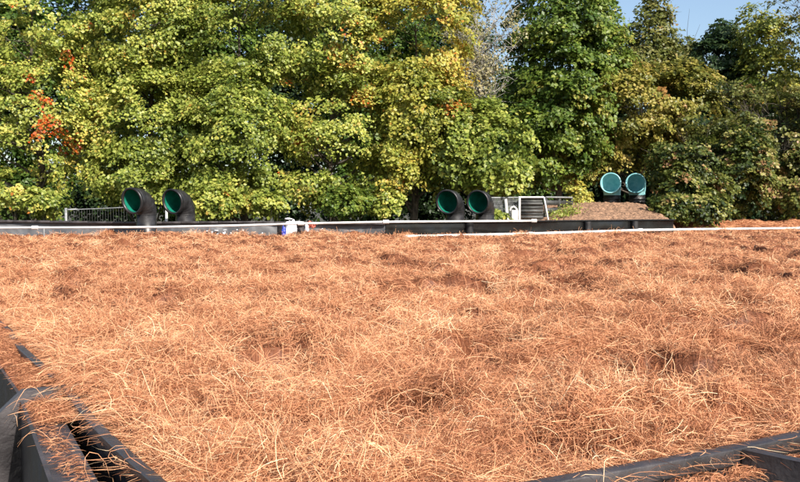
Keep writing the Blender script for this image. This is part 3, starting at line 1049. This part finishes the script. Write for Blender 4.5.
def tree(name, label, cat, mat, base, lobes, nspray, per, lsize, spray_r=.6, tint=(.4, .2), bark=None, trunk_r=.16, trunk_top=None, limbs=40,
         group=None, hot=None, droop=.25, shell=.55, twigs=0, lean=(0, 0), cut=.455):
    """lobes: list of (cx, cy, cz, rx, ry, rz) in world space"""
    bark = bark or M_bark
    t = thing(name, label, cat, tuple(base), group)
    lobes = np.array(lobes, dtype=float)
    if lsize < .115:
        nspray, per, spray_r = int(nspray * 2.3), per * .42, spray_r * .62
    elif lsize < .18:
        nspray, per, spray_r = int(nspray * 1.8), per * .52, spray_r * .7
    vol = (lobes[:, 3] * lobes[:, 5]) ** 1.0
    pick = rng.choice(len(lobes), nspray, p=vol / vol.sum())
    lb = lobes[pick]
    d = rng.normal(0, 1, (nspray, 3))
    d[:, 1] -= .45                      # more sprays where light reaches: the open side
    d /= np.linalg.norm(d, axis=1, keepdims=True)
    r_ = shell + (1 - shell) * rng.random(nspray) ** .6
    r_ *= 1 + .28 * (fbm(d[:, 0] * 2.5 + pick, d[:, 2] * 2.5, 3, 14) - .5) * 2
    sc = lb[:, :3] + d * lb[:, 3:6] * r_[:, None]
    # thin out with 3-D-ish noise so gaps open between boughs
    nz = fbm(sc[:, 0] * 1.0 + sc[:, 1] * .5, sc[:, 2] * 1.7, 2, 33)
    keep = (nz > cut * rng.uniform(.85, 1.08, nspray)) & (sc[:, 2] > .35)
    sc, d = sc[keep], d[keep]
    m = len(sc)
    mb = MB()
    lift = np.array([0, 0, .75])
    sn = d * .55 + lift + rng.normal(0, .22, (m, 3))
    sn /= np.linalg.norm(sn, axis=1, keepdims=True)
    sr = spray_r * rng.uniform(.6, 1.35, m)
    st = tint[0] + rng.normal(0, tint[1], m) + .35 * (fbm(sc[:, 0] * .6, sc[:, 2] * .6, 2, 55) - .5)
    if hot:
        for (hx, hz, hr, hv) in hot:
            hd = np.hypot(sc[:, 0] - hx, sc[:, 2] - hz)
            st = np.where((hd < hr * (1.2 if hr > .24 else .8)) & (rng.random(m) < .62), hv, st)
    k = rng.poisson(per * (1.5 if lsize < .115 else 1.25) * (sr / spray_r) ** 1.5)
    ci = np.repeat(np.arange(m), k)
    n = len(ci)
    # position within a flattened, drooping disc
    u_ = np.cross(sn, rng.normal(0, 1, (m, 3)))
    u_ /= np.linalg.norm(u_, axis=1, keepdims=True)
    v_ = np.cross(sn, u_)
    rr = np.sqrt(rng.random(n)) * sr[ci]
    an = rng.uniform(0, 2 * np.pi, n)
    # star-shaped: leaves follow side twigs
    rr *= .65 + .35 * np.abs(np.cos(an * 2.5 + ci))
    P = sc[ci] + u_[ci] * (rr * np.cos(an))[:, None] + v_[ci] * (rr * np.sin(an) * .75)[:, None] + sn[ci] * rng.normal(0, .09, n)[:, None] * spray_r * 1.6
    P[:, 2] -= droop * rr ** 2 / spray_r
    nn = sn[ci] + d[ci] * .4 + rng.normal(0, .48, (n, 3))
    tl = st[ci] + rng.normal(0, .11, n)
    sz = lsize * rng.uniform(.6, 1.3, n)
    leaves(mb, P, nn, sz, tl)
    mb.build('crown', mat, t)
    # trunk and limbs
    wood = MB()
    top = Vector(trunk_top) if trunk_top else Vector((base[0] + lean[0], base[1] + lean[1], float(lobes[:, 2].max())))
    b = Vector((base[0], base[1], base[2] - .1))
    tp = limb_path(b, top, 0, 9)
    wood.tube(tp, [trunk_r * (1.25 if i == 0 else 1 - .85 * i / 8) for i in range(9)], 10)
    for j in range(limbs):
        q = sc[rng.integers(m)]
        hz_ = min(max(q[2] - rng.uniform(.3, 1.6), b.z + .5), top.z - .2)
        f_ = (hz_ - b.z) / (top.z - b.z + 1e-6)
        ii = min(int(f_ * 8), 7)
        s0 = tp[ii].lerp(tp[ii + 1], f_ * 8 - ii)
        lp = limb_path(s0, Vector(q.tolist()), -.1, 6)
        r0 = trunk_r * (1 - .85 * f_) * .45
        wood.tube([Vector(z9) for z9 in lp], [max(r0 * (1 - k_ / 5.5), .006) for k_ in range(6)], 6, False)
        for w_ in range(twigs):
            kk = rng.integers(2, 5)
            e0 = lp[kk]
            e1 = e0 + Vector(rng.normal(0, .4, 3).tolist()) + Vector((0, 0, .35))
            wood.tube([e0, (e0 + e1) / 2 + Vector(rng.normal(0, .06, 3).tolist()), e1], [.012, .009, .004], 4, False)
    wood.build('trunk', bark, t, smooth=True)
    return t


def LB(px, py, Y, rpx, rpy, depth):
    """a crown lobe from where it stands"""
    c = at(px, py, Y)
    return (c.x, c.y, c.z, rpx * Y / F, depth, rpy * Y / F)


def B0(px, Y):
    p = at(px, 220, Y)
    return (p.x, p.y, 0)


MG = 'trees along the back of the site'
h = lambda px, py, Y, r, v_: (at(px, py, Y).x, at(px, py, Y).z, r, v_)
tree('maple_tree', 'yellow green maple at the far left with orange red leaf patches', 'tree', L_maple, B0(35, 29),
     [LB(30, 110, 28.5, 85, 95, 2.2), LB(40, 10, 29, 95, 80, 2.5), LB(-70, 60, 28.5, 70, 120, 2.2)], 900, 62, .108, tint=(.52, .10), group=MG,
     hot=[h(68, 68, 28, .30, .97), h(64, 96, 28, .36, .97), h(70, 135, 28, .33, .96), h(42, 86, 28, .22, .93), h(85, 150, 28, .25, .95), h(88, 30, 28, .2, .84), h(118, 125, 28, .2, .9)])
tree('maple_tree', 'full green maple directly behind the left pair of elbow pipes', 'tree', L_maple, B0(150, 29.5),
     [LB(150, 120, 28.8, 75, 85, 2.2), LB(160, 20, 29.3, 85, 85, 2.4), LB(135, 168, 28, 50, 30, 1.4)], 850, 62, .108, tint=(.44, .09), group=MG)
tree('maple_tree', 'green maple with light lower boughs between left elbow pipes and white sheeting', 'tree', L_maple, B0(240, 29),
     [LB(240, 130, 28.2, 70, 80, 2.2), LB(250, 20, 29, 80, 85, 2.4), LB(225, 185, 27.6, 50, 28, 1.3)], 800, 62, .108, tint=(.40, .09), group=MG, hot=[h(298, 85, 28, .4, .84)])
tree('field_maple_tree', 'olive green tree with a few red leaves behind the capped pipe', 'tree', L_maple, B0(335, 29.5),
     [LB(335, 130, 28.8, 65, 75, 2.2), LB(330, 25, 29.5, 75, 85, 2.4), LB(310, 182, 28, 36, 20, 1.2)], 780, 58, .108, tint=(.46, .12), group=MG,
     hot=[h(318, 112, 28, .18, .95), h(301, 138, 28, .2, .93), h(300, 155, 28, .2, .95), h(365, 100, 28, .5, .8), h(355, 50, 28, .6, .78)])
tree('golden_tree', 'golden yellow tree with dark gap beneath, behind the right black elbow pair', 'tree', L_gold, B0(415, 29.5),
     [LB(420, 110, 29, 60, 62, 2.0), LB(415, 25, 29.5, 68, 75, 2.3), LB(395, 165, 28.4, 35, 32, 1.2)], 680, 60, .108, tint=(.50, .12), group=MG,
     hot=[h(450, 60, 28.5, .8, .75), h(455, 110, 28.5, .3, .95), h(380, 40, 28.5, .3, .8)])
tree('lime_tree', 'bright green low tree leaning over the wire fence', 'tree', L_maple, B0(492, 29.5),
     [LB(488, 145, 28.6, 42, 45, 1.8), LB(500, 172, 28.2, 28, 22, 1.0), LB(455, 140, 28.8, 38, 50, 1.6)], 330, 62, .14, tint=(.42, .09), group=MG, trunk_r=.1)
tree('birch_tree', 'thin half bare pale tree with sky showing between its twigs', 'tree', L_pale, B0(478, 33),
     [LB(482, 35, 33, 38, 60, 2.0), LB(470, 70, 33, 25, 60, 1.5)], 260, 22, .09, tint=(.55, .2), group=MG, bark=M_birch, trunk_r=.10, limbs=90, twigs=7)
tree('dark_maple_tree', 'tall deep green tree rising left of the turquoise elbow pipes', 'tree', L_green, B0(560, 34),
     [LB(560, 95, 33.5, 48, 85, 2.4), LB(562, 25, 34, 55, 72, 2.4), LB(598, 50, 34, 30, 46, 1.6), LB(530, 140, 33, 34, 50, 1.6), LB(580, 125, 34.5, 40, 55, 1.5)], 1100, 58, .15, tint=(.55, .14), group=MG, spray_r=.7)
tree('hazel_tree', 'yellow brown leaved tree arching over the turquoise elbow pipes', 'tree', L_hazel, B0(640, 35),
     [LB(622, 108, 34.0, 66, 46, 1.8), LB(665, 100, 34.6, 50, 40, 1.8), LB(585, 150, 34.2, 30, 28, 1.2), LB(695, 108, 34.8, 48, 48, 1.5), LB(565, 160, 34.0, 34, 26, 1.2), LB(610, 150, 35, 40, 30, 1.4)], 1000, 56, .14, tint=(.52, .16), group=MG, spray_r=.6)
tree('ash_tree', 'feathery grey green tree top against the sky above the hazel', 'tree', L_dull, B0(655, 44),
     [LB(648, 34, 44, 24, 34, 1.5), LB(640, 66, 44, 52, 36, 2.2), LB(684, 62, 44, 26, 26, 1.6), LB(658, 8, 44, 11, 20, 1.0)], 420, 30, .17, tint=(.5, .15), group=MG, spray_r=.7, limbs=60, twigs=4, cut=.3)
tree('oak_tree', 'dark blue green oak standing against the sky at the right', 'tree', L_dark, B0(712, 42),
     [LB(715, 66, 42, 32, 34, 2.2), LB(700, 98, 42, 45, 30, 2.2), LB(722, 36, 42, 13, 18, 1.2), LB(735, 80, 42, 25, 30, 1.5)], 430, 44, .17, tint=(.5, .16), group=MG, spray_r=.6, limbs=60, twigs=3, cut=.3)
tree('young_maple_tree', 'yellow green tree top with orange tips near the upper right corner', 'tree', L_gold, B0(765, 40),
     [LB(760, 42, 40, 28, 32, 2.0), LB(775, 78, 40, 45, 35, 2.2), LB(752, 20, 40, 12, 16, 1.2)], 380, 44, .15, tint=(.42, .14), group=MG, spray_r=.6, twigs=3)
tree('alder_tree', 'sparse grey green branches hanging in at the right edge', 'tree', L_dull, B0(830, 38),
     [LB(818, 30, 38, 34, 40, 2.0), LB(792, 4, 38, 20, 12, 1.0)], 110, 34, .14, tint=(.45, .15), group=MG, limbs=60, twigs=5)
tree('thorn_bush', 'big dull green bush tangled with brown stems on the far right', 'bush', L_dull, B0(770, 33.5),
     [LB(770, 130, 33, 58, 52, 2.0), LB(730, 120, 33.5, 45, 38, 1.8), LB(830, 140, 33, 50, 60, 2.0)], 700, 60, .12, tint=(.48, .2), group='bushes at the right', spray_r=.5, limbs=110, twigs=5, trunk_r=.09)
tree('bramble_bush', 'dark green leafy bush right of the turquoise elbow pipes', 'bush', L_bramble, B0(690, 33),
     [LB(685, 168, 31.0, 38, 50, 1.6), LB(735, 172, 31.4, 40, 48, 1.6), LB(669, 207, 28.6, 20, 16, .7), LB(678, 190, 30, 24, 24, 1.0), LB(700, 205, 29.4, 36, 18, .9)], 760, 44, .12, tint=(.42, .26), group='bushes at the right', spray_r=.42, limbs=70, trunk_r=.07, cut=.5, twigs=3)
tree('laurel_bush', 'green bush with bright leaf edges at the far right behind the fibre mound', 'bush', L_bramble, B0(795, 32.5),
     [LB(795, 185, 31.8, 40, 34, 1.6), LB(855, 180, 32, 40, 40, 1.6)], 380, 44, .12, tint=(.45, .26), group='bushes at the right', spray_r=.42, limbs=60, trunk_r=.07, cut=.5, twigs=3)
# low shrubs just behind the walls
SG = 'low shrubs behind the walls'
for (px, py, Yq, rx, ry, mt, ti_, ns, lab) in (
        (12, 190, 27.2, 26, 24, L_maple, .50, 120, 'low yellow green shrub at the far left behind the grey wall'),
        (45, 200, 26.5, 20, 17, L_maple, .45, 80, 'small bright shrub just left of the railing'),
        (215, 200, 26.0, 34, 16, L_maple, .44, 150, 'low leafy shrub right of the second elbow pipe'),
        (268, 202, 26.3, 26, 13, L_maple, .40, 90, 'low shrub above the black post and white sheeting'),
        (345, 200, 26.6, 26, 16, L_green, .7, 110, 'low dark leafed shrub right of the capped pipe'),
        (388, 203, 27.6, 22, 15, L_maple, .42, 80, 'low light green shrub under the golden tree'),
        (497, 212, 26.4, 12, 9, L_maple, .5, 30, 'tiny sunlit shrub at the foot of the wire fence'),
        (577, 193, 31.0, 13, 11, L_gold, .5, 45, 'small yellowish sapling at the left shoulder of the gravel bank')):
    c = at(px, py, Yq)
    tree('shrub', lab, 'shrub', mt, (c.x, c.y, 1.2 if px == 577 else 0), [LB(px, py, Yq, rx, ry, .7)], int(ns * .5), 46, .11, tint=(ti_, .1), group=SG, spray_r=.34, limbs=18, trunk_r=.035, cut=.42)

# woodland behind, seen through the gaps
WG = 'dark trees standing deeper in the wood'
for i, (px, Yq, lab) in enumerate(((20, 42, 'dark tree deep in the wood behind the red patched maple'), (110, 45, 'dark tree deep in the wood behind the full green maple'),
                                   (200, 41, 'dark tree deep in the wood, seen between the two middle maples'), (290, 44, 'dark tree deep in the wood behind the olive tree'),
                                   (370, 41, 'dark tree deep in the wood left of the golden tree'), (435, 46, 'dark tree deep in the wood behind the golden tree'),
                                   (525, 44, 'dark tree deep in the wood between birch and tall green tree'),
                                   (610, 47, 'dark tree deep in the wood behind the hazel'), (-60, 44, 'dark tree deep in the wood at the left edge'),)):
    tall = 60 if px < 450 else (110 if px == 525 else 150)
    tree('woodland_tree', lab, 'tree', L_dark if i % 2 else L_green, B0(px, Yq), [LB(px, tall + 10, Yq, 64, 125, 2.0), LB(px, 190, Yq, 60, 35, 1.6)] if tall == 60 else [LB(px, tall + 30, Yq, 50, 80 if tall == 110 else 55, 2.0)], 560, 50, .20,
         tint=(.35, .12), group=WG, spray_r=.9, limbs=14, shell=.2, cut=.1)
for (px, py, Yq, lab) in ((585, 110, 46, 'dark tree deep in the wood right of the tall green tree'), (690, 120, 47, 'dark tree deep in the wood below the blue green oak'), (760, 120, 47, 'dark tree deep in the wood below the yellow green top')):
    tree('woodland_tree', lab, 'tree', L_dark, B0(px, Yq), [LB(px, py + 20, Yq, 58, 62, 2.0)], 620, 50, .20, tint=(.4, .12), group=WG, spray_r=.9, limbs=14, shell=.1, cut=.05)
for i, (px, Yq, lab) in enumerate(((665, 40, 'dark undergrowth tree behind the leafy bush by the turquoise pipes'), (740, 40, 'dark undergrowth tree behind the tangled bush'), (810, 40, 'dark undergrowth tree at the right edge'))):
    tree('woodland_tree', lab, 'tree', L_dark, B0(px, Yq), [LB(px, 160, Yq, 55, 62, 2.0)], 300, 44, .2, tint=(.35, .12), group=WG, spray_r=.8, limbs=10, shell=.2, cut=.1)

# weeds on the gravel bank edge
wd_ = MB()
n = 45
cx_ = rng.uniform(4.6, 5.8, n)
cy_ = 27.2 + (cx_ - 4.7) * 1.3 + rng.normal(0, .35, n)
cz_ = bankH(cx_, cy_)
kk = 14
C = np.repeat(np.stack([cx_, cy_, cz_], -1), kk, 0) + rng.normal(0, .09, (n * kk, 3)) + np.array([0, 0, .10])
leaves(wd_, C, rng.normal(0, .6, (n * kk, 3)) + np.array([0, -.3, .8]), rng.uniform(.04, .09, n * kk), rng.uniform(.2, .6, n * kk))
tag(wd_.build('weeds', L_maple), 'sparse yellow green weeds creeping over the left slope of the gravel bank', 'weeds', kind='stuff')
